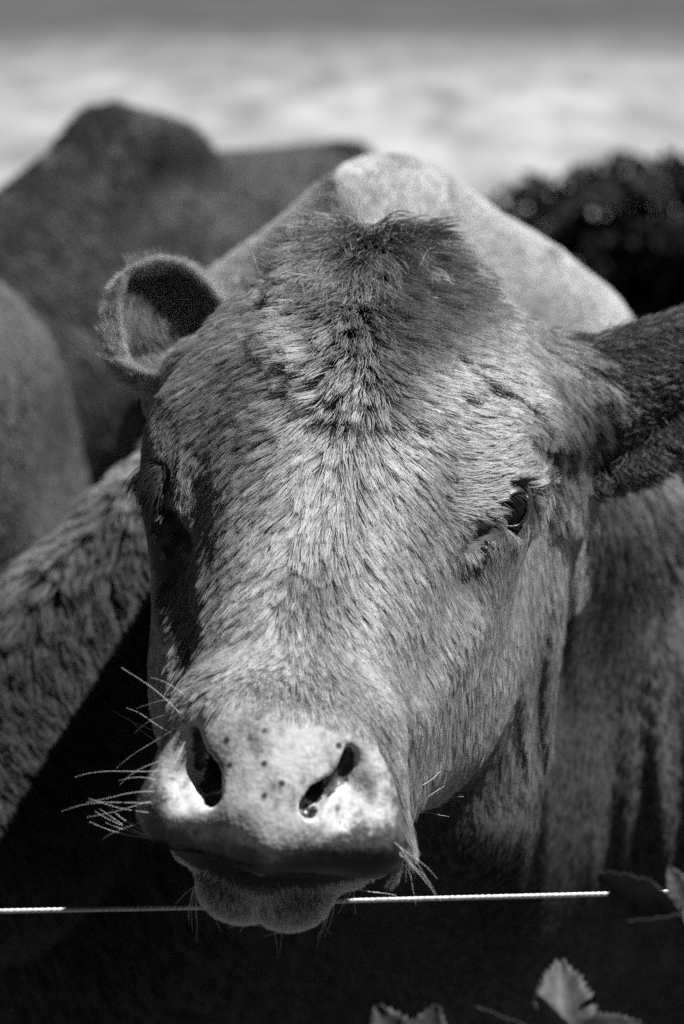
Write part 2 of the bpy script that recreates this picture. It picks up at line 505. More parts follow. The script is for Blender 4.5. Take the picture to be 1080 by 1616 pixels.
# ------------------------------------------------------------------ materials
def skin_material():
    N = Nodes('cow_skin')
    tc = N.n('ShaderNodeTexCoord')
    pad = N.n('ShaderNodeAttribute'); pad.attribute_name = 'pad'
    pig = N.n('ShaderNodeAttribute'); pig.attribute_name = 'pigment'
    # pale nose skin with dark freckles and blotches that close up towards the lips
    big = N.noise(34, 5, 0.62, tc.outputs['Object'])
    fine = N.noise(210, 4, 0.6, tc.outputs['Object'])
    add = N.n('ShaderNodeMath', operation='MULTIPLY_ADD'); N.l(fine, add.inputs[0]); add.inputs[1].default_value = 0.45; N.l(big, add.inputs[2])
    sub = N.n('ShaderNodeMath', operation='SUBTRACT'); N.l(add.outputs[0], sub.inputs[0]); N.l(pig.outputs['Fac'], sub.inputs[1])
    blot = N.ramp([(0.12, 0.010), (0.38, 0.09), (0.50, 0.30), (0.62, 0.50), (0.80, 0.66)], sub.outputs[0])
    vo = N.n('ShaderNodeTexVoronoi'); vo.inputs['Scale'].default_value = 95; N.l(tc.outputs['Object'], vo.inputs['Vector'])
    frk = N.ramp([(0.12, 0.12), (0.26, 1.0)], vo.outputs['Distance'])
    sc_ = N.n('ShaderNodeSeparateColor'); N.l(vo.outputs['Color'], sc_.inputs[0])
    sel = N.ramp([(0.74, 0.0), (0.80, 1.0)], sc_.outputs[0])
    mxf = N.n('ShaderNodeMix', data_type='RGBA', blend_type='MULTIPLY'); N.l(sel, mxf.inputs[0]); N.l(blot, mxf.inputs[6]); N.l(frk, mxf.inputs[7])
    mx = N.n('ShaderNodeMix', data_type='RGBA'); N.l(pad.outputs['Fac'], mx.inputs[0])
    mx.inputs[6].default_value = grey(0.05); N.l(mxf.outputs[2], mx.inputs[7])  # skin below the coat darkened to look like shade between hairs
    b = N.n('ShaderNodeBsdfPrincipled')
    N.l(mx.outputs[2], b.inputs['Base Color'])
    rr = N.n('ShaderNodeMapRange'); rr.inputs['To Min'].default_value = 0.75; rr.inputs['To Max'].default_value = 0.27
    N.l(pad.outputs['Fac'], rr.inputs['Value']); N.l(rr.outputs[0], b.inputs['Roughness'])
    b.inputs['Specular IOR Level'].default_value = 0.5
    vb = N.n('ShaderNodeTexVoronoi'); vb.inputs['Scale'].default_value = 330; N.l(tc.outputs['Object'], vb.inputs['Vector'])
    ad2 = N.n('ShaderNodeMath', operation='MULTIPLY_ADD'); N.l(N.noise(90, 4, 0.6, tc.outputs['Object']), ad2.inputs[0]); ad2.inputs[1].default_value = 1.2
    inv = N.n('ShaderNodeMath', operation='MULTIPLY'); N.l(vb.outputs['Distance'], inv.inputs[0]); inv.inputs[1].default_value = -0.8
    N.l(inv.outputs[0], ad2.inputs[2])
    bp = N.n('ShaderNodeBump'); bp.inputs['Strength'].default_value = 0.17; bp.inputs['Distance'].default_value = 0.0012
    N.l(ad2.outputs[0], bp.inputs['Height']); N.l(bp.outputs[0], b.inputs['Normal'])
    N.l(b.outputs[0], N.out.inputs[0])
    return N.m
M_SKIN = skin_material()
M_FUR = fur_material('tan_coat_hair', 0.045, 0.36)
M_TUFT = fur_material('poll_hair', 0.02, 0.16)
M_WHISK = plain('whisker_hair', 0.75, 0.4)
M_LASH = plain('lash_hair', .02, .5)
M_DARKFUR = fur_material('dark_coat_hair', 0.02, 0.10, gloss=.25)
M_CHIN = fur_material('bounce_lit_chin_hair', 0.3, 0.8)  # bounce light on the chin put into the hair colour
M_NECK = fur_material('neck_coat_hair', 0.045, 0.36, gloss=.12)  # coat copy with less gloss, darkens the shaded neck and shoulders
M_PALEFUR = fur_material('pale_coat_hair', 0.03, 0.13, gloss=.15)
M_EYE = plain('eye_ball', 0.004, 0.05, 0.35)
M_LID = plain('eye_lid', 0.022, 0.4, 0.5, 200, 0.4, 0.3)

# ------------------------------------------------------------------ the cow at the wire: meshes
def in_box(W, lo, hi): return ((W > lo) & (W < hi)).all(1)

def build_main_cow():
    hlo, hhi = np.array((-.19, -.09, -.30)), np.array((.19, .51, .07))
    Vh, Fh = polygonise(lambda p: cow_sdf(head_to_world(p)), hlo, hhi, .0021)
    Vh = head_to_world(Vh); Fh = Fh[:, ::-1]                 # head space is left-handed
    nlo, nhi = np.array((-.42, 1.80, .55)), np.array((.45, 2.80, 1.45))
    Vn, Fn = polygonise(cow_sdf, nlo, nhi, .006)
    keep = ~in_box(world_to_head(Vn), hlo + .012, hhi - .012)
    Fn = Fn[keep[Fn].any(1)]
    Vb, Fb = polygonise(cow_sdf, (-.6, 1.7, -.02), (.7, 4.3, 1.5), .018)
    keep = ~(in_box(Vb, nlo + .03, nhi - .03) | in_box(world_to_head(Vb), hlo + .03, hhi - .03))
    Fb = Fb[keep[Fb].any(1)]
    V = np.concatenate([Vh, Vn, Vb]); F = np.concatenate([Fh, Fn + len(Vh), Fb + len(Vh) + len(Vn)])
    o = fast_mesh('body', V, F, M_SKIN)
    return o, V, F, (len(Vh), len(Vn), len(Vb)), (len(Fh), len(Fn), len(Fb))

cow = empty('cow', (0.05, 2.5, 0.0))
tag(cow, 'pale cow facing the camera with its muzzle over the wire, in sharp focus', 'cow')
body, CV, CF_, (nh, nn, nb_), (fh, fn_, fb) = build_main_cow()
adopt(body, cow)
CN = vnormals(CV, CF_)
cpx, cpy, cdd = to_px(CV)
view = unit(CAM - CV)
facing = (CN * view).sum(1)

def inside_poly(px, py, poly):
    r = np.zeros(len(px), bool)
    j = len(poly) - 1
    for i in range(len(poly)):
        xi, yi = poly[i]; xj, yj = poly[j]
        c = ((yi > py) != (yj > py)) & (px < (xj - xi) * (py - yi) / (yj - yi + 1e-9) + xi)
        r ^= c; j = i
    return r

hl = world_to_head(CV)
PAD = [(296, 1108), (360, 1102), (432, 1116), (500, 1130), (565, 1142), (602, 1178), (624, 1240), (634, 1310), (628, 1392),
       (600, 1398), (520, 1392), (440, 1382), (330, 1358), (205, 1345), (195, 1300), (225, 1200), (262, 1140)]
pad = inside_poly(cpx, cpy, PAD) & (hl[:, 1] > .34) & (hl[:, 2] > -.125)
def smooth_attr(a, it):
    a = a.astype(float)
    idx = CF_[:fh].T.ravel(); c = np.maximum(np.bincount(idx, minlength=len(a)), 1)
    for _ in range(it):
        a = np.bincount(idx, np.tile(a[CF_[:fh]].mean(1), 4), len(a)) / c
    return a
padf = smooth_attr(pad, 5)
pigm = np.clip((hl[:, 1] > .33) * (0.75 * np.clip((-.078 - hl[:, 2]) / .030, 0, 1) ** 1.3 + 0.12 + 0.12 * np.clip((np.abs(hl[:, 0]) - .045) / .02, 0, 1)), 0, 1)
hmask = np.where((hl[:, 1] > .34) & (np.abs(hl[:, 0]) < .09))[0]
nd = np.min([f(hl[hmask]) for f in NOSTRIL], 0)
pigm[hmask] = np.where(nd < .0010, .50, pigm[hmask])            # the lining of the nostrils is black
for nm, arr in (('pad', padf), ('pigment', pigm)):
    at = body.data.attributes.new(nm, 'FLOAT', 'POINT'); at.data.foreach_set('value', arr.astype(np.float32))

# ------------------------------------------------------------------ coat of the head
FLOW = [  # where on the photograph, which way the coat lies (right, down)
 (600, 380, 0, 1), (540, 430, -.3, 1), (660, 430, .4, 1), (480, 440, -1, .35), (430, 480, -1, .35), (380, 520, -1, .5), (560, 520, -.1, 1), (620, 520, .35, 1),
 (700, 470, .8, .8), (760, 520, .9, .6), (800, 580, 1, .5), (820, 530, .7, .9), (870, 600, .55, 1), (890, 660, .3, 1), (885, 740, .05, 1), (880, 830, 0, 1), (330, 570, -1, .5), (420, 580, -1, .15), (500, 590, -.9, .3), (560, 600, -.2, 1), (640, 590, 1, .3), (720, 590, 1, .1), (790, 640, 1, -.05), (840, 660, .8, .2),
 (280, 620, -1, .4), (250, 680, -.5, .9), (340, 660, -.9, .5), (430, 660, -1, .35), (510, 670, -.5, .9), (570, 690, .1, 1), (640, 670, .9, .6), (720, 680, 1, .1), (800, 700, 1, -.4),
 (300, 740, -.1, 1), (370, 740, -.6, .8), (440, 760, -.6, .8), (520, 770, -.2, 1), (590, 780, .25, 1), (650, 770, .7, .8), (720, 770, 1, -.1), (780, 750, 1, -.3), (840, 750, .8, -.1),
 (290, 800, .2, 1), (360, 830, -.5, .9), (430, 850, -.35, 1), (520, 870, 0, 1), (600, 870, .35, 1), (680, 850, .55, .8), (740, 890, .4, 1), (800, 870, .3, 1), (850, 850, 0, 1),
 (260, 900, -.1, 1), (320, 920, -.3, 1), (400, 940, -.45, 1), (490, 960, .1, 1), (580, 970, .3, 1), (670, 960, .4, 1), (750, 970, .35, 1), (820, 980, .1, 1), (870, 950, -.05, 1),
 (270, 1030, -.1, 1), (340, 1040, -.5, 1), (420, 1050, -.35, 1), (510, 1060, .05, 1), (600, 1070, .35, 1), (690, 1080, .4, 1), (770, 1090, .25, 1), (840, 1080, -.1, 1),
 (300, 1100, -.5, 1), (430, 1105, -.1, 1), (540, 1120, .2, 1), (640, 1180, .4, 1), (720, 1190, .35, 1), (780, 1200, 0, 1), (680, 1300, .2, 1), (400, 1420, 0, 1), (800, 1400, -.2, 1)]
LEN = [  # hair length in millimetres
 (600, 380, 40), (540, 430, 38), (660, 430, 38), (600, 480, 34), (480, 440, 17), (720, 470, 26), (760, 520, 22), (560, 560, 30), (500, 600, 20), (640, 600, 22), (400, 560, 17), (330, 600, 13), (260, 650, 8), (430, 700, 17), (560, 700, 19), (680, 680, 16),
 (780, 700, 10), (840, 700, 8), (250, 760, 6), (320, 770, 12), (420, 800, 16), (540, 820, 17), (640, 800, 15), (740, 800, 10), (790, 850, 8), (840, 840, 9), (880, 850, 14), (870, 950, 14), (885, 690, 30), (880, 770, 22), (870, 610, 34), (840, 540, 30), (800, 500, 24), (270, 850, 6), (350, 880, 13), (500, 930, 13), (620, 930, 13), (720, 930, 11), (800, 950, 9), (290, 960, 11), (380, 980, 14),
 (500, 1040, 10), (620, 1040, 11), (720, 1060, 12), (430, 1090, 8), (560, 1110, 8), (640, 1180, 10), (720, 1180, 14), (270, 1060, 12), (680, 1300, 16), (820, 1200, 14), (400, 1420, 6), (330, 1400, 6), (500, 1400, 6)]

is_head = np.zeros(len(CV), bool); is_head[:nh] = True
keep = is_head & (facing > -.45) & (padf < .5) & (hl[:, 1] > -.085)
for C, g, A, B, sgn in EYES: keep &= np.linalg.norm(hl - C, axis=1) > .0186
slit = (hl[:, 1] > .40) & (np.abs(hl[:, 2] + .112 - .09 * hl[:, 0]) < .006)
keep &= ~slit
wt_head = np.ones(len(CV))
wt_head[:nh] = np.clip(.014 / (field(LEN, cpx[:nh], cpy[:nh], 4.0)[:, 0] * 1e-3), .8, 3.2)
n_head = int(360000 * FUR)
R, NRM = scatter(CV, CF_[:fh], CN, n_head, keep, wt_head)
px, py, dd = to_px(R)
fl = field(FLOW, px, py, 4.0)
dirs = img_dirs(fl)
ln = field(LEN, px, py, 4.0)[:, 0] * 1e-3
ln = np.where(ln > .009, ln * 1.38, ln)
tone = np.ones(len(R))
def spot(cx, cy, rx, ry, amt):
    global tone
    tone *= 1 - amt * np.exp(-(((px - cx) / rx) ** 2 + ((py - cy) / ry) ** 2))
spot(485, 915, 45, 60, .5); spot(265, 850, 22, 34, .9); spot(272, 905, 10, 45, .8); spot(330, 870, 50, 60, .4)
spot(748, 885, 6, 24, .7); spot(772, 905, 6, 40, .5); spot(735, 848, 22, 6, .7)
spot(610, 390, 200, 130, .82); spot(600, 530, 110, 80, .35); spot(370, 590, 100, 90, .4); spot(300, 700, 50, 80, .3); spot(330, 980, 60, 90, .35); spot(830, 520, 70, 100, .55); spot(895, 610, 55, 130, .82); spot(770, 440, 50, 50, .5); spot(830, 500, 60, 60, .4); spot(870, 1060, 50, 170, .5); spot(800, 1270, 90, 110, .5)  # dark crown and band behind the brow; left face and jaw shade painted in
crest = world_to_head(R)[:, 1] < -.056                      # the neck behind the poll is as pale as the back
tone = np.where(crest, 1.4, tone); ln = np.where(crest, .012, ln)
lift = np.where(ln > .028, .7, .27)
lift = np.where(ln < .009, .22, lift)
grow('fur', R, NRM, dirs, ln, lift, M_FUR, 0.00013 + ln * 0.0036, cow, pts=6, clump=np.clip((ln - .006) / .010, 0, 1) * .72 + .05, clump_n=int(30000 * max(FUR, .15)), wild=.13, curl=.15, tone=tone, ctv=.2)

# velvet on the nostril wings and lips; chin bristle paled in place of bounce light
kp = is_head & (padf > .3) & (facing > -.3) & (np.abs(hl[:, 0]) > .044) & (pigm < .45)
R, NRM = scatter(CV, CF_[:fh], CN, int(26000 * FUR), kp)
px, py, dd = to_px(R)
grow('muzzle_hair', R, NRM, img_dirs(field(FLOW, px, py, 4.0)), .003, .4, M_FUR, .00009, cow, pts=6, wild=.4, curl=.1)
kp = is_head & (facing > -.4) & (padf < .4) & (hl[:, 1] > .39) & (hl[:, 2] < -.122)
R, NRM = scatter(CV, CF_[:fh], CN, int(24000 * FUR), kp)
grow('chin_hair', R, NRM, np.tile(-CU, (len(R), 1)), .0065, .35, M_CHIN, .00016, cow, pts=6, wild=.3, curl=.15, clump=.3, clump_n=int(2500 * max(FUR, .3)))

# ------------------------------------------------------------------ coat of the neck and shoulders
is_neck = np.zeros(len(CV), bool); is_neck[nh:nh + nn] = True
keep = is_neck & (facing > -.35) & (cpx > -120) & (cpx < 1200) & (cpy > 150) & (cpy < 1760)
n_neck = int(200000 * FUR)
wn = np.where(cdd < 2.35, 1.5, np.where(cpy < 600, 1.8, .8))
R, NRM = scatter(CV, CF_[fh:fh + fn_], CN, n_neck, keep, wn)
px, py, dd = to_px(R)
NFLOW = [(860, 560, .6, 1), (890, 650, .4, 1), (905, 740, .1, 1), (980, 850, .5, 1), (1050, 1000, .4, 1), (900, 900, .1, 1), (900, 1100, 0, 1), (950, 1300, -.1, 1), (800, 1300, -.4, 1), (700, 1400, -.3, 1), (800, 1500, -.1, 1),
 (610, 300, 0, -1), (450, 350, -1, .5), (800, 350, 1, .5), (950, 480, .6, 1), (350, 450, -.8, .8), (200, 700, .1, 1), (100, 850, .15, 1), (30, 950, .1, 1), (150, 1000, .35, 1), (60, 1100, .5, 1), (200, 950, .2, 1), (120, 1200, .9, 1), (180, 1350, .5, 1), (900, 800, .6, .9)]
NLEN = [(900, 900, 10), (880, 1000, 9), (1000, 1000, 12), (930, 1150, 8), (1040, 1200, 9), (830, 1200, 9), (860, 1350, 9), (880, 640, 28), (900, 740, 24), (980, 850, 22), (900, 1100, 9), (800, 1400, 16), (610, 300, 18), (850, 400, 16), (400, 400, 16), (150, 750, 38), (100, 1000, 48), (200, 950, 45), (100, 1200, 50), (1050, 780, 34), (950, 1300, 9)]
fl = field(NFLOW, px, py, 3.0); ln = field(NLEN, px, py, 3.0)[:, 0] * 1e-3
ln = np.where(dd > 2.42, np.where(py < 620, .012, ln), ln)
NTONE = [(900, 600, .35), (860, 520, .45), (980, 850, .14), (890, 900, .40), (870, 1000, .34), (940, 1000, .13), (850, 1150, .26), (920, 1200, .11), (1000, 1100, .09), (950, 1300, .09), (800, 1400, .14), (612, 250, 1.0), (612, 320, 1.6), (520, 300, 1.6), (700, 300, 1.6), (850, 380, 1.6), (960, 470, 1.4), (400, 400, 1.4), (200, 690, .6), (60, 840, .5), (120, 960, .16), (40, 1020, .14), (200, 880, .18), (100, 1200, .12), (1050, 740, .7), (1050, 800, .3), (990, 800, .3), (930, 810, .25), (1060, 900, .12), (960, 930, .14), (1000, 1000, .28), (930, 1500, .28)]  # shade of the neck and shoulders put into hair tone, lit tops paler
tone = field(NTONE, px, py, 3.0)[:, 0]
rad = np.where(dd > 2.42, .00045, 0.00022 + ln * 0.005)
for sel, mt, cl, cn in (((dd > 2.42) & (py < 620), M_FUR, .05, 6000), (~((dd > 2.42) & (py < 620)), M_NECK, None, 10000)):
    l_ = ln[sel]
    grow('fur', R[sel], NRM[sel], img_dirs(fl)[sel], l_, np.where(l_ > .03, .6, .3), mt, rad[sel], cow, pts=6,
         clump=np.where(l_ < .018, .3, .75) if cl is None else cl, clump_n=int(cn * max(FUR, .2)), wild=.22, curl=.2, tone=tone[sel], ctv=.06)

# ------------------------------------------------------------------ poll tuft
keep = is_head & (hl[:, 1] < .075) & (np.abs(hl[:, 0]) < .062) & (hl[:, 2] > -.05)
R, NRM = scatter(CV, CF_[:fh], CN, int(15000 * FUR), keep)
px, py, dd = to_px(R)
TF = [(600, 350, 0, -1), (560, 370, -.2, -1), (640, 370, .25, -1), (600, 400, 0, 1), (520, 420, -.9, .6), (680, 420, .9, .7), (600, 480, 0, 1), (560, 530, -.2, 1), (640, 530, .3, 1)]
fl = field(TF, px, py, 3.0)
ln = np.clip(.056 - .75 * np.abs(world_to_head(R)[:, 0]), .020, .05)
grow('poll_tuft', R, NRM, img_dirs(fl), ln, 1.0, M_TUFT, .00042, cow, pts=8, droop=.5, clump=.7, clump_n=int(900 * max(FUR, .3)), wild=.45, curl=.45, bend=.6)

# loose hairs standing off the crown
R, NRM = scatter(CV, CF_[:fh], CN, 130, is_head & (hl[:, 1] < .06) & (hl[:, 2] > -.06) & (np.abs(hl[:, 0]) < .06))
grow('poll_tuft', R, NRM, rng.normal(0, 1, R.shape), .05, 1.6, M_WHISK, .00007, cow, pts=8, droop=.6, wild=.6, curl=.7, bend=.3)

# ------------------------------------------------------------------ ears
def ear(Bp, T, Nn, L, W, label, base_r=.02, cup=.7):
    T = np.asarray(T, float); T /= np.linalg.norm(T)
    Nn = np.asarray(Nn, float); Nn = Nn - (Nn @ T) * T; Nn /= np.linalg.norm(Nn)
    S = np.cross(T, Nn)
    nu, nv = 30, 29
    u = np.linspace(0, 1, nu)[:, None]; v = np.linspace(-1, 1, nv)[None]
    w = base_r * (1 - u) ** 3 + W * np.sin(np.pi * np.clip(u * .96 + .02, 0, 1) ** .80) ** .38 * np.clip(u / .3, 0.05, 1) ** .6
    a = v * (1.2 * np.clip(1 - u / .35, 0, 1) ** 1.5 + 1.35)
    depth = w * cup
    out = []
    for th in (0.0, .0045):
        ww = w - th * .3
        q = (Bp + u[..., None] * L * T + (ww * np.sin(a))[..., None] * S + (depth * (1 - np.cos(a)) + th)[..., None] * Nn)
        q = q - Nn * (depth * .5)[..., None]
        out.append(q.reshape(-1, 3))
    F = []
    for s in (0, 1):
        o = s * nu * nv
        for i in range(nu - 1):
            for j in range(nv - 1):
                f = (o + i * nv + j, o + i * nv + j + 1, o + (i + 1) * nv + j + 1, o + (i + 1) * nv + j)
                F.append(f if s == 0 else f[::-1])
    o = nu * nv
    for i in range(nu - 1):
        for j in (0, nv - 1):
            f = (i * nv + j, (i + 1) * nv + j, o + (i + 1) * nv + j, o + i * nv + j)
            F.append(f if j == 0 else f[::-1])
    for j in range(nv - 1):
        i = nu - 1
        F.append((i * nv + j, i * nv + j + 1, o + i * nv + j + 1, o + i * nv + j))
    V = np.concatenate(out); F = np.array(F)
    nr = vnormals(V, F)
    if (nr[:nu * nv] @ Nn).mean() > 0: F = F[:, ::-1]; nr = -nr
    e = fast_mesh('ear', V, F, M_SKIN); e['label'] = label
    adopt(e, cow)
    uu = np.tile(np.repeat(np.linspace(0, 1, nu), nv), 2)
    vv = np.tile(np.tile(np.linspace(-1, 1, nv), nu), 2)
    inner = np.arange(len(V)) >= nu * nv
    return e, V, F, nr, uu, vv, inner, T, S, Nn

eB = P(300, 630, 2.08)
e, V, F, nr, uu, vv, inner, T, S, Nn = ear(eB, -.30 * CR + .86 * CU + .30 * CF, .20 * CR - .90 * CF + .34 * CU, .096, .039, 'cupped ear with a pale furry rim, opening to the camera', .02, .5)
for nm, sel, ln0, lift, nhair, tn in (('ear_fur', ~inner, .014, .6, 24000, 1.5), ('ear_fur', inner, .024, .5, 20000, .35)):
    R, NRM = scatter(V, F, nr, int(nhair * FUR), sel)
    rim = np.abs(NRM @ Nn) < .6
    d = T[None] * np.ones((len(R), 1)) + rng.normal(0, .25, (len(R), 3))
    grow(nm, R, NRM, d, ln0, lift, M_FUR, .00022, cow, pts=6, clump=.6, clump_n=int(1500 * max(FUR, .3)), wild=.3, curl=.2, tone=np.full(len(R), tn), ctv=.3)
# fringe standing out round the rim
rim = (np.abs(vv) > .93) | (uu > .95)
R, NRM = scatter(V, F, nr, int(18000 * FUR), rim)
c0 = eB + T * .06
d = unit(R - c0) + Nn * .4
grow('ear_fringe', R, unit(R - c0), d + rng.normal(0, .3, d.shape), .023, .6, M_FUR, .00022, cow, pts=6, clump=.5, clump_n=int(900 * max(FUR, .3)), wild=.3, curl=.2, tone=np.full(len(R), 1.6))

eB = P(845, 698, 2.06)
e, V, F, nr, uu, vv, inner, T, S, Nn = ear(eB, 1.0 * CR + .55 * CU + .12 * CF, 1.0 * CF + .35 * CU + .2 * CR,   .175, .038, 'ear seen from behind with a long hair fringe below', .034, .5)
for nm, sel, ln0, lift, nhair in (('ear_fur', ~inner, .016, .3, 42000), ('ear_fur', inner, .018, .5, 9000)):
    R, NRM = scatter(V, F, nr, int(nhair * FUR), sel)
    d = T[None] * 1.0 - CU * .35 + rng.normal(0, .2, (len(R), 3))
    grow(nm, R, NRM, d, ln0, lift, M_FUR, .00022, cow, pts=6, clump=.35, clump_n=int(3000 * max(FUR, .3)), wild=.25, curl=.2, tone=np.full(len(R), .16))
low = (V @ CU < (V @ CU).mean() - .012) & (np.abs(vv) > .55)
R, NRM = scatter(V, F, nr, int(6000 * FUR), low)
d = -CU * 1.0 + CR * .3 + rng.normal(0, .25, (len(R), 3))
grow('ear_fringe', R, np.tile(-CU, (len(R), 1)), d, .034, .5, M_FUR, .0003, cow, pts=8, droop=.4, clump=.75, clump_n=int(500 * max(FUR, .3)), wild=.3, curl=.35, tone=np.full(len(R), .2))
up = (V @ CU > (V @ CU).mean() + .018) & (np.abs(vv) > .5)
R, NRM = scatter(V, F, nr, int(4000 * FUR), up)
grow('ear_fringe', R, np.tile(CU, (len(R), 1)), T + CU * .6 + rng.normal(0, .3, (len(R), 3)), .012, .6, M_FUR, .00025, cow, pts=6, clump=.4, clump_n=int(500 * max(FUR, .3)), wild=.3, curl=.2)

# ------------------------------------------------------------------ eyes, lids, lashes
def sphere(c, r, nu=24, nv=16, sc=(1, 1, 1)):
    V, F = [], []
    for i in range(nv + 1):
        a = math.pi * i / nv
        for j in range(nu):
            b = 2 * math.pi * j / nu
            V.append(np.asarray(c) + np.array((math.sin(a) * math.cos(b), math.sin(a) * math.sin(b), math.cos(a))) * r * np.asarray(sc))
    for i in range(nv):
        for j in range(nu):
            F.append((i * nu + j, (i + 1) * nu + j, (i + 1) * nu + (j + 1) % nu, i * nu + (j + 1) % nu))
    return np.array(V), np.array(F)
lash = []
for C, g, A, B, sgn in EYES:
    V, F = sphere(head_to_world(C[None])[0], .0163)
    ey = fast_mesh('eye', V, F, M_EYE); adopt(ey, cow)
    for nm, up in (('upper_eyelid', 1), ('lower_eyelid', -1)):
        LV, LF = [], []
        na, ne = 21, 8
        for i in range(na):
            s = -1 + 2 * i / (na - 1)
            edge = (1 - s * s) * ((16 if up > 0 else -50) if sgn > 0 else (40 if up > 0 else -30)) + 4
            far = 62 * up
            for j in range(ne):
                el = math.radians(edge + (far - edge) * j / (ne - 1)); az = math.radians(s * 55)
                dv = g * math.cos(el) * math.cos(az) + A * math.cos(el) * math.sin(az) + B * math.sin(el)
                LV.append(C + dv * (.0166 + .0010 * (1 - j / (ne - 1)) ** 2))
                if j == 0:
                    for _ in range((14 if up > 0 else 4) if sgn < 0 else (1 if up > 0 else 1)):
                        lash.append((LV[-1], dv, (g * (.9 if sgn < 0 else .35) + A * (s * .5 + (.1 if sgn < 0 else .9)) + B * (.15 if up > 0 else -.3) + rng.normal(0, .12, 3)), (1.0 if up > 0 else .5) * (1.3 if sgn < 0 else .6)))
        for i in range(na - 1):
            for j in range(ne - 1):
                LF.append((i * ne + j, (i + 1) * ne + j, (i + 1) * ne + j + 1, i * ne + j + 1))
        ld = fast_mesh(nm, head_to_world(np.array(LV)), np.array(LF), M_LID)
        sm = ld.modifiers.new('thick', 'SOLIDIFY'); sm.thickness = .0016; sm.offset = 0
        adopt(ld, cow)
lr = head_to_world(np.array([l[0] for l in lash])); lnn = head_dir(np.array([l[1] for l in lash])); ldv = head_dir(np.array([l[2] for l in lash]))
grow('eyelash', lr, unit(ldv), ldv + np.array((0, 0, -.5)), .024 * np.array([l[3] for l in lash]), 1.0, M_LASH, .00018, cow, pts=6, droop=.9, wild=.3, curl=.1, clump=.3, clump_n=24, bend=.8)

# ------------------------------------------------------------------ whiskers
WH = []
def whisker(x, y, dx, dy, mm, n=1, sp=8):
    for _ in range(n): WH.append((x + rng.normal(0, sp), y + rng.normal(0, sp), dx + rng.normal(0, .15), dy + rng.normal(0, .15), mm * rng.uniform(.7, 1.2)))
for yy in range(1130, 1310, 14):
    whisker(278 - (yy - 1130) * .27, yy, -1, rng.normal(.02, .18), 34, 1, 4)
whisker(300, 1115, -.5, -.8, 30, 3, 8)
whisker(225, 1330, -.8, .5, 24, 5, 8)
whisker(640, 1330, .7, .6, 26, 9, 14)
whisker(655, 1270, .9, .4, 22, 6, 14)
whisker(400, 1436, 0, 1, 18, 10, 40)
whisker(540, 1405, .4, 1, 24, 10, 20)
whisker(300, 1400, -.8, .6, 20, 7, 10)
whisker(225, 640, -1, -.35, 30, 3, 12); whisker(850, 735, 1, .25, 26, 2, 10); whisker(700, 1060, .3, 1, 14, 3, 30)
hv = np.where(is_head & (facing > -.2))[0]
WR, WN, WD, WL = [], [], [], []
for x, y, dx, dy, mm in WH:
    i = hv[np.argmin((cpx[hv] - x) ** 2 + (cpy[hv] - y) ** 2 + 1e4 * (cdd[hv] - 1.7) ** 2 * 0)]
    WR.append(CV[i]); WN.append(CN[i]); WD.append(dx * CR - dy * CU); WL.append(mm * 1e-3)
WR, WN, WD, WL = map(np.array, (WR, WN, WD, WL))
grow('whisker', WR, WN, WD + rng.normal(0, .1, WD.shape), WL * 1.3, .45, M_WHISK, .00013, cow, pts=8, droop=.15, wild=.06, curl=.13, bend=.6)

# ------------------------------------------------------------------ other cows
def herd_cow(name, sdf, lo, hi, step, fur_mat, n_hair, hair_len, loc, label):
    t = empty(name, loc)
    skin = plain('dark_hide', .012, .9, .1, 6, .4)
    tag(t, label, 'cow', 'cows standing behind')
    V, F = polygonise(sdf, lo, hi, step)
    b = fast_mesh('body', V, F, skin); adopt(b, t)
    nr = vnormals(V, F)
    vw = (nr * unit(CAM - V)).sum(1)
    x, y, d = to_px(V)
    keep = (vw > -.3) & (x > -250) & (x < 1300) & (y < 1300)
    R, NRM = scatter(V, F, nr, int(n_hair * FUR), keep)
    dv = np.tile(np.array((0, 0.3, -1.0)), (len(R), 1)) + NRM * 0
    grow('fur', R, NRM, dv, hair_len, .4, fur_mat, .0009, t, pts=6, clump=.2, clump_n=int(1500 * max(FUR, .3)), wild=.35, curl=.2)
    return t

def dark_cow(w):
    a = P(205, 196, 4.40); b = P(330, 305, 5.2); c = P(470, 268, 5.85)
    d = cap(w, a + (-.03, -.02, -.02), a + (.05, .28, -.07), .055, .06)                       # withers
    d = smin(d, cap(w, a + (.05, .3, -.25), c + (0, 0, -.14), .13, .14), .08)                   # back
    d = smin(d, ell(w, a + (.02, .10, -.46), (.24, .28, .36)), .07)                           # shoulders
    d = smin(d, cap(w, (-.22, 4.85, .86), (-.08, 5.7, .84), .33, .31), .12)                   # barrel
    d = smin(d, cap(w, c + (-.16, 0, -.05), c + (.10, 0, .0), .05, .06), .06)               # hip bones
    d = smin(d, cap(w, a + (-.06, -.06, -.09), (-.66, 3.98, .92), .075, .13), .06)             # neck
    d = smin(d, cap(w, a + (-.02, -.05, -.35), (-.66, 3.95, .85), .2, .13), .09)
    d = smin(d, cap(w, (-.66, 3.98, .90), (-.78, 3.72, .50), .115, .07), .05)                 # head
    d = smin(d, cap(w, a + (.05, .28, -.10), c + (-.02, .0, -.01), .030, .035), .05)          # spine
    d = smax(d, -ell(w, (.03, 5.05, 1.03), (.10, .30, .11)), .08)                              # flank hollow
    for lx, ly in ((-.48, 4.5), (-.14, 4.45), (-.26, 5.8), (.06, 5.85)):
        d = smin(d, cap(w, (lx, ly, .8), (lx, ly, .38), .10, .055), .07)
        d = smin(d, cap(w, (lx, ly, .38), (lx, ly, .04), .045, .05), .03)
    return d
herd_cow('cow', dark_cow, (-1.1, 3.45, -.02), (.45, 6.3, 1.5), .020, M_DARKFUR, 40000, .022, P(205, 196, 4.4) * (1, 1, 0),
         'dark cow farther back on the left with a humped shoulder and a bony hip')

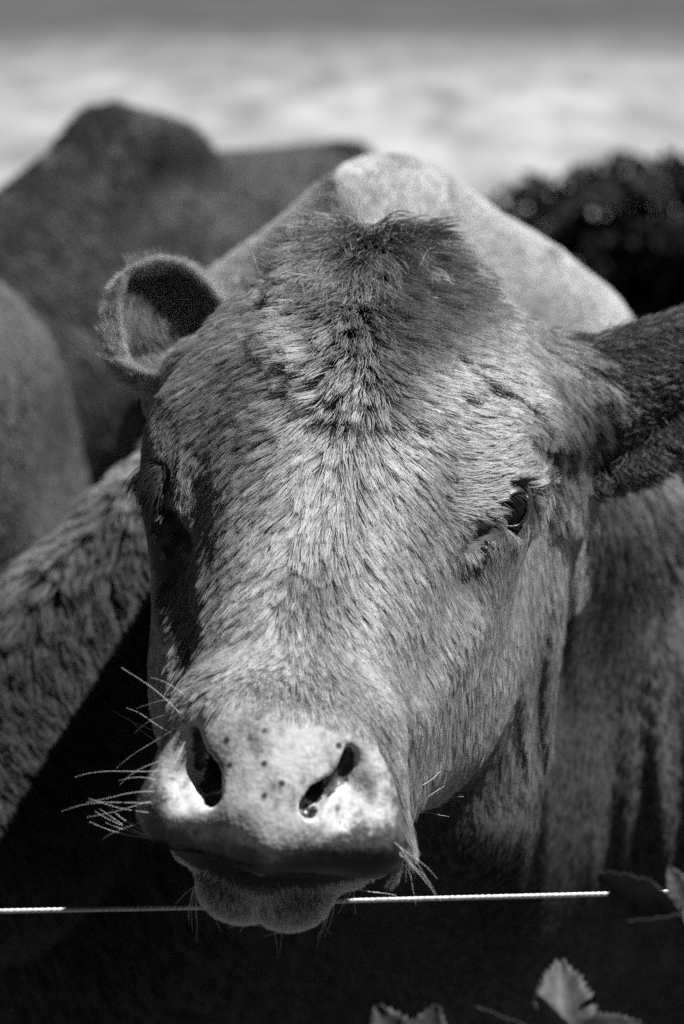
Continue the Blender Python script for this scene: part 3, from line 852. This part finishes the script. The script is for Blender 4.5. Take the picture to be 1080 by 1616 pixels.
def left_cow(w):
    d = cap(w, (-.60, 3.40, .92), (-1.45, 3.75, .92), .315, .33, (1, 1, 1.08))
    d = smin(d, ell(w, (-.52, 3.28, .98), (.22, .22, .24)), .08)
    d = smin(d, cap(w, (-.62, 3.36, 1.20), (-1.5, 3.75, 1.22), .07, .09), .08)
    d = smin(d, cap(w, (-.44, 3.28, .95), (-.47, 3.25, .62), .13, .10), .08)
    d = smin(d, cap(w, (-.40, 3.20, 1.09), (-.42, 3.24, 1.02), .03, .05), .05)          # pin bone
    d = smax(d, -ell(w, (-.30, 3.30, .98), (.035, .16, .10)), .06)
    d = smin(d, cap(w, (-1.5, 3.75, 1.0), (-2.1, 3.9, 1.15), .24, .13), .1)
    d = smin(d, cap(w, (-2.1, 3.9, 1.18), (-2.45, 3.8, .95), .11, .065), .05)
    for lx, ly in ((-.50, 3.28), (-.60, 3.60), (-1.45, 3.55), (-1.5, 3.95)):
        d = smin(d, cap(w, (lx, ly, .75), (lx, ly, .38), .10, .055), .07)
        d = smin(d, cap(w, (lx, ly, .38), (lx, ly, .04), .045, .05), .03)
    return d
lc = herd_cow('cow', left_cow, (-2.7, 2.8, -.02), (.0, 4.4, 1.5), .022, M_PALEFUR, 40000, .010, (-1.0, 3.5, 0),
         'pale cow cut off by the left edge, only its rounded rump showing')

# ------------------------------------------------------------------ ground
def ground_material(name, lo, hi, scale, along=1.0):
    N = Nodes(name)
    tc = N.n('ShaderNodeTexCoord')
    mp = N.n('ShaderNodeMapping'); mp.inputs['Scale'].default_value = (1.0, along, 1.0); N.l(tc.outputs['Object'], mp.inputs['Vector'])
    a = N.noise(scale, 6, 0.65, mp.outputs[0]); b_ = N.noise(scale * .12, 4, 0.6, mp.outputs[0])
    m = N.n('ShaderNodeMath', operation='MULTIPLY_ADD'); N.l(b_, m.inputs[0]); m.inputs[1].default_value = 0.7; N.l(a, m.inputs[2])
    b = N.n('ShaderNodeBsdfPrincipled'); b.inputs['Roughness'].default_value = .9; b.inputs['Specular IOR Level'].default_value = .15
    N.l(N.ramp([(0.62, lo), (1.05, hi)], m.outputs[0]), b.inputs['Base Color'])
    bp = N.n('ShaderNodeBump'); bp.inputs['Strength'].default_value = .6; bp.inputs['Distance'].default_value = .04
    N.l(a, bp.inputs['Height']); N.l(bp.outputs[0], b.inputs['Normal'])
    N.l(b.outputs[0], N.out.inputs[0])
    return N.m
M_MEADOW = ground_material('dry_meadow', .10, .33, 1.6, .16)
M_DARK_GROUND = ground_material('bounce_cut_earth', .02, .06, 5.0)
# beyond forty metres or so the pale hay gives way, unevenly, to dark rough pasture
N_ = M_MEADOW.node_tree; bsdf = next(n for n in N_.nodes if n.type == 'BSDF_PRINCIPLED')
lk = bsdf.inputs['Base Color'].links[0]; src = lk.from_socket; N_.links.remove(lk)
tc_ = N_.nodes.new('ShaderNodeTexCoord'); sp = N_.nodes.new('ShaderNodeSeparateXYZ'); N_.links.new(tc_.outputs['Object'], sp.inputs[0])
nz = N_.nodes.new('ShaderNodeTexNoise'); nz.inputs['Scale'].default_value = .35; nz.inputs['Detail'].default_value = 6; N_.links.new(tc_.outputs['Object'], nz.inputs['Vector'])
ma = N_.nodes.new('ShaderNodeMath'); ma.operation = 'MULTIPLY_ADD'; N_.links.new(nz.outputs['Fac'], ma.inputs[0]); ma.inputs[1].default_value = 24; N_.links.new(sp.outputs['Y'], ma.inputs[2])
mr = N_.nodes.new('ShaderNodeMapRange'); mr.inputs['From Min'].default_value = 40; mr.inputs['From Max'].default_value = 66; N_.links.new(ma.outputs[0], mr.inputs['Value'])
mxg = N_.nodes.new('ShaderNodeMix'); mxg.data_type = 'RGBA'; N_.links.new(mr.outputs[0], mxg.inputs[0]); N_.links.new(src, mxg.inputs[6])
rp = N_.nodes.new('ShaderNodeValToRGB'); rp.color_ramp.elements[0].position = .35; rp.color_ramp.elements[0].color = grey(.03); rp.color_ramp.elements[1].position = .7; rp.color_ramp.elements[1].color = grey(.10)
N_.links.new(nz.outputs['Fac'], rp.inputs[0]); N_.links.new(rp.outputs[0], mxg.inputs[7]); N_.links.new(mxg.outputs[2], bsdf.inputs['Base Color'])
tag(mesh_obj('meadow', [(-400, -30, 0), (400, -30, 0), (400, 900, 0), (-400, 900, 0)], [(0, 1, 2, 3)], M_MEADOW), kind='structure')
# unseen dark ground added to cut bounce light, with an uneven far edge
ev = [(-60, -12, .004), (60, -12, .004)]
xs = np.linspace(60, -60, 60)
ev += [(x, 11 + 1.6 * math.sin(x * .9) + rng.normal(0, .5), .004) for x in xs]
tag(mesh_obj('bounce_cut_ground', ev, [tuple(range(len(ev)))], M_DARK_GROUND), kind='structure')

# ------------------------------------------------------------------ bramble bush on the right
M_BLEAF = plain('bramble_leaf', .014, .8, .1, 12, .6)
M_STEM = plain('stem_bark', .06, .8)
def leaf_cloud(name, centres, n, size, mat, parent):
    C = np.array([c for c, r in centres]); Rr = np.array([r for c, r in centres])
    k = rng.integers(len(centres), size=n)
    v = unit(rng.normal(0, 1, (n, 3)))
    p = C[k] + v * Rr[k] * rng.uniform(.55, 1.05, (n, 1))
    ok = p[:, 2] > .03; p = p[ok]; v = v[ok]; m = len(p)
    a = unit(rng.normal(0, 1, (m, 3)) + np.array((0, 0, -.4)))
    b = unit(np.cross(a, v + rng.normal(0, .6, (m, 3))))
    s = size * rng.uniform(.6, 1.3, (m, 1))
    V = np.stack([p - a * s, p + b * s * .45, p + a * s, p - b * s * .45], 1).reshape(-1, 3)
    o = fast_mesh(name, V, np.arange(4 * m).reshape(-1, 4), mat); o['kind'] = 'stuff'
    adopt(o, parent)
    return o
bush = empty('bramble_bush', (1.2, 6.8, 0)); tag(bush, 'dark leafy bramble bush behind the cow on the right', 'bush')
cs = []
for x in np.linspace(.34, 2.6, 14):
    top = 1.04 + .08 * (x - .4) + rng.normal(0, .04)
    for z in np.linspace(.2, top - .12, 5): cs.append(((x + rng.normal(0, .06), 6.8 + rng.normal(0, .25), z), (.26, .34, .16)))
leaf_cloud('foliage', cs, 40000, .034, M_BLEAF, bush)
for i in range(14):
    x = rng.uniform(.5, 2.4); pts = [(x, 6.8, 0)]
    dx, dy = rng.normal(0, .18, 2)
    for k in range(1, 7): pts.append((x + dx * k / 3, 6.8 + dy * k / 3, .20 * k - .006 * k * k))
    V, F = tube(pts, [.011 - .0012 * k for k in range(7)], 5)
    adopt(mesh_obj('stem', V, F, M_STEM), bush)

# ------------------------------------------------------------------ fence wire: three twisted strands
M_WIRE = plain('galvanised_wire', .55, .45, .5, 400, .25, .2)
M_WIRE.node_tree.nodes['Principled BSDF'].inputs['Metallic'].default_value = .3
wx = [(-900, 1446), (0, 1438), (320, 1432), (535, 1422), (960, 1411), (1080, 1407), (2000, 1396)]
base = np.array([P(x, y, 1.745) for x, y in wx])
WP = []
for i in range(len(base) - 1):
    for t in np.linspace(0, 1, 90, endpoint=False): WP.append(base[i] + (base[i + 1] - base[i]) * t)
WP = np.array(WP)
sl = np.concatenate([[0], np.cumsum(np.linalg.norm(np.diff(WP, axis=0), axis=1))])
V, F = [], []
for k in range(3):
    an = sl / .0036 * 2 * math.pi / 3 + k * 2.094
    pts = WP + .00045 * (np.cos(an)[:, None] * np.array((0, 0, 1.0)) + np.sin(an)[:, None] * np.array((0, 1.0, 0)))
    v, f = tube(pts, .00125, 6)
    F += [tuple(i + len(V) for i in q) for q in f]; V += v
wire = mesh_obj('fence_wire', V, F, M_WIRE)
tag(wire, 'thin twisted fence wire running across below the muzzle', 'wire')

# ------------------------------------------------------------------ nettles at the fence
def leaf_mat():
    N = Nodes('nettle_leaf')
    b = N.n('ShaderNodeBsdfPrincipled'); b.inputs['Roughness'].default_value = .55; b.inputs['Specular IOR Level'].default_value = .35
    tc = N.n('ShaderNodeTexCoord'); f = N.noise(160, 5, .6, tc.outputs['Object'])
    N.l(N.ramp([(.3, .04), (.7, .10)], f), b.inputs['Base Color'])
    bp = N.n('ShaderNodeBump'); bp.inputs['Strength'].default_value = .5; bp.inputs['Distance'].default_value = .001
    N.l(f, bp.inputs['Height']); N.l(bp.outputs[0], b.inputs['Normal'])
    tr = N.n('ShaderNodeBsdfTranslucent'); tr.inputs[0].default_value = grey(.09)
    mx = N.n('ShaderNodeMixShader'); mx.inputs[0].default_value = .4
    N.l(b.outputs[0], mx.inputs[1]); N.l(tr.outputs[0], mx.inputs[2]); N.l(mx.outputs[0], N.out.inputs[0])
    return N.m
M_NLEAF = leaf_mat()
def nettle_leaf(parent, bpx, tpx, d0, d1, wpx, roll=0.0, arch=.15):
    A = P(*bpx, d0); Bt = P(*tpx, d1)
    ax = Bt - A; L = np.linalg.norm(ax); ax /= L
    n0 = -CF - (-CF @ ax) * ax; n0 /= np.linalg.norm(n0)
    s0 = np.cross(ax, n0)
    n = n0 * math.cos(roll) + s0 * math.sin(roll); s = np.cross(ax, n)
    W = wpx / FPX * d0 / 2
    nu, nv = 27, 7
    V, F = [], []
    for i in range(nu):
        t = i / (nu - 1)
        w = W * min(1.0, 1.9 * t ** .55) * (1 - t ** 2.2) ** .8 if t > 0 else W * .04
        w *= 1 + (.10 if i % 2 else -.07)
        for j in range(nv):
            v = -1 + 2 * j / (nv - 1)
            rib = .06 * W * math.sin(t * 26 - abs(v) * 5)
            V.append(A + ax * (L * t + (.035 * L if i % 2 and abs(v) == 1 else 0)) + s * w * v + n * (abs(v) * w * .38 + rib * abs(v) - arch * L * t * t))
    for i in range(nu - 1):
        for j in range(nv - 1):
            F.append((i * nv + j, i * nv + j + 1, (i + 1) * nv + j + 1, (i + 1) * nv + j))
    o = mesh_obj('leaf', V, F, M_NLEAF)
    md = o.modifiers.new('thick', 'SOLIDIFY'); md.thickness = .0005
    adopt(o, parent)
    vein, vf = tube([A + ax * L * t + n * (-arch * L * t * t + .0002) for t in np.linspace(0, .95, 8)], [.0009 - .0007 * t for t in np.linspace(0, 1, 8)], 5)
    ve = mesh_obj('vein', vein, vf, M_NLEAF)
    ve.parent = o; ve.matrix_parent_inverse = Matrix.Translation(-parent.location)
    return o
def nettle(label, stem_px, d, leaves):
    g = P(*stem_px[0], d); t = empty('nettle', (g[0], g[1], 0)); tag(t, label, 'nettle', 'nettles growing at the fence')
    pts = [np.array((g[0] + .02, g[1] + .01, 0))] + [P(x, y, d) for x, y in stem_px]
    V, F = tube(pts, [.0028] + [.0024 - .0010 * i / len(stem_px) for i in range(len(stem_px))], 6)
    adopt(mesh_obj('stem', V, F, M_STEM), t)
    for l in leaves: nettle_leaf(t, *l)
nettle('nettle reaching up to the wire at the right edge, dark curled leaves', [(1120, 1900), (1110, 1640), (1085, 1480), (1072, 1425)], 1.520,
       [((1074, 1440), (938, 1388), 1.515, 1.535, 96, -.5, .12), ((1078, 1425), (1058, 1368), 1.520, 1.520, 44, .3, .1), ((1078, 1445), (1004, 1472), 1.515, 1.490, 50, -.9, .2),
        ((1085, 1470), (1110, 1400), 1.510, 1.540, 60, .2, .1)])
nettle('nettle at the bottom edge with one upright saw-toothed leaf', [(905, 1900), (900, 1720), (893, 1650), (892, 1618)], 1.500,
       [((893, 1640), (884, 1514), 1.495, 1.522, 104, .15, .02), ((893, 1640), (1002, 1606), 1.500, 1.480, 60, -.9, .15), ((890, 1650), (752, 1604), 1.500, 1.480, 60, -.8, .1), ((893, 1625), (850, 1590), 1.490, 1.460, 40, -.6, .2)])
nettle('nettle in the middle of the bottom edge, only its toothed leaf top showing', [(660, 1900), (655, 1760), (650, 1700)], 1.480,
       [((650, 1710), (596, 1588), 1.480, 1.480, 110, .2, .05), ((652, 1705), (690, 1588), 1.480, 1.480, 90, -.2, .05)])

# ------------------------------------------------------------------ flies at the eyes
M_FLY = plain('fly_body', .012, .35, .5)
M_WING = plain('fly_wing', .10, .25, .5)
def fly(pxy, turn, label, group=None, s=1.0):
    p, n = hit([pxy]); p = head_to_world(p)[0]; n = head_dir(n)[0]
    a = CR * math.cos(turn) + CU * math.sin(turn); a = a - (a @ n) * n; a /= np.linalg.norm(a); b = np.cross(n, a)
    t = empty('fly', p); tag(t, label, 'fly', group)
    p = p + n * .003
    def blob(nm, off, r, mat):
        V, F = sphere((0, 0, 0), 1.0, 12, 8)
        V = p + (V[:, :1] * a * r[0] + V[:, 1:2] * b * r[1] + V[:, 2:] * n * r[2]) * s + (a * off[0] + b * off[1] + n * off[2]) * s
        o = fast_mesh(nm, V, F, mat); adopt(o, t)
    blob('thorax', (0, 0, 0), (.0019, .0015, .0014), M_FLY)
    blob('abdomen', (-.0030, 0, -.0002), (.0024, .0017, .0014), M_FLY)
    blob('head', (.0024, 0, -.0001), (.0009, .0013, .0011), M_FLY)
    for sg in (-1, 1):
        W = [p + (a * x + b * y * sg + n * z) * s for x, y, z in ((.0004, .0006, .0013), (-.002, .0022, .0016), (-.0052, .0026, .0010), (-.0056, .0012, .0012), (-.003, .0004, .0016))]
        adopt(mesh_obj('wing', W, [(0, 1, 2, 3, 4)], M_WING), t)
        for k in (-1, 0, 1):
            V, F = tube([p + (a * .0008 * k + b * .001 * sg) * s, p + (a * .0022 * k + b * .0030 * sg + n * .0008) * s, p + (a * .0032 * k + b * .0040 * sg - n * .003) * s], .00022, 4)
            adopt(mesh_obj('leg', V, F, M_FLY), t)
fly((768, 860), 2.3, 'black fly below the inner corner of the eye on the right')
for (x, y), tn, lb in (((262, 818), 1.0, 'topmost fly of the cluster below the eye on the left'), ((250, 842), 2.6, 'fly at the left of the cluster below the far eye'),
                       ((280, 850), .3, 'fly at the right of the cluster below the far eye'), ((266, 872), 1.8, 'lowest fly of the cluster below the eye on the left')):
    fly((x, y), tn, lb, 'flies below the far eye')
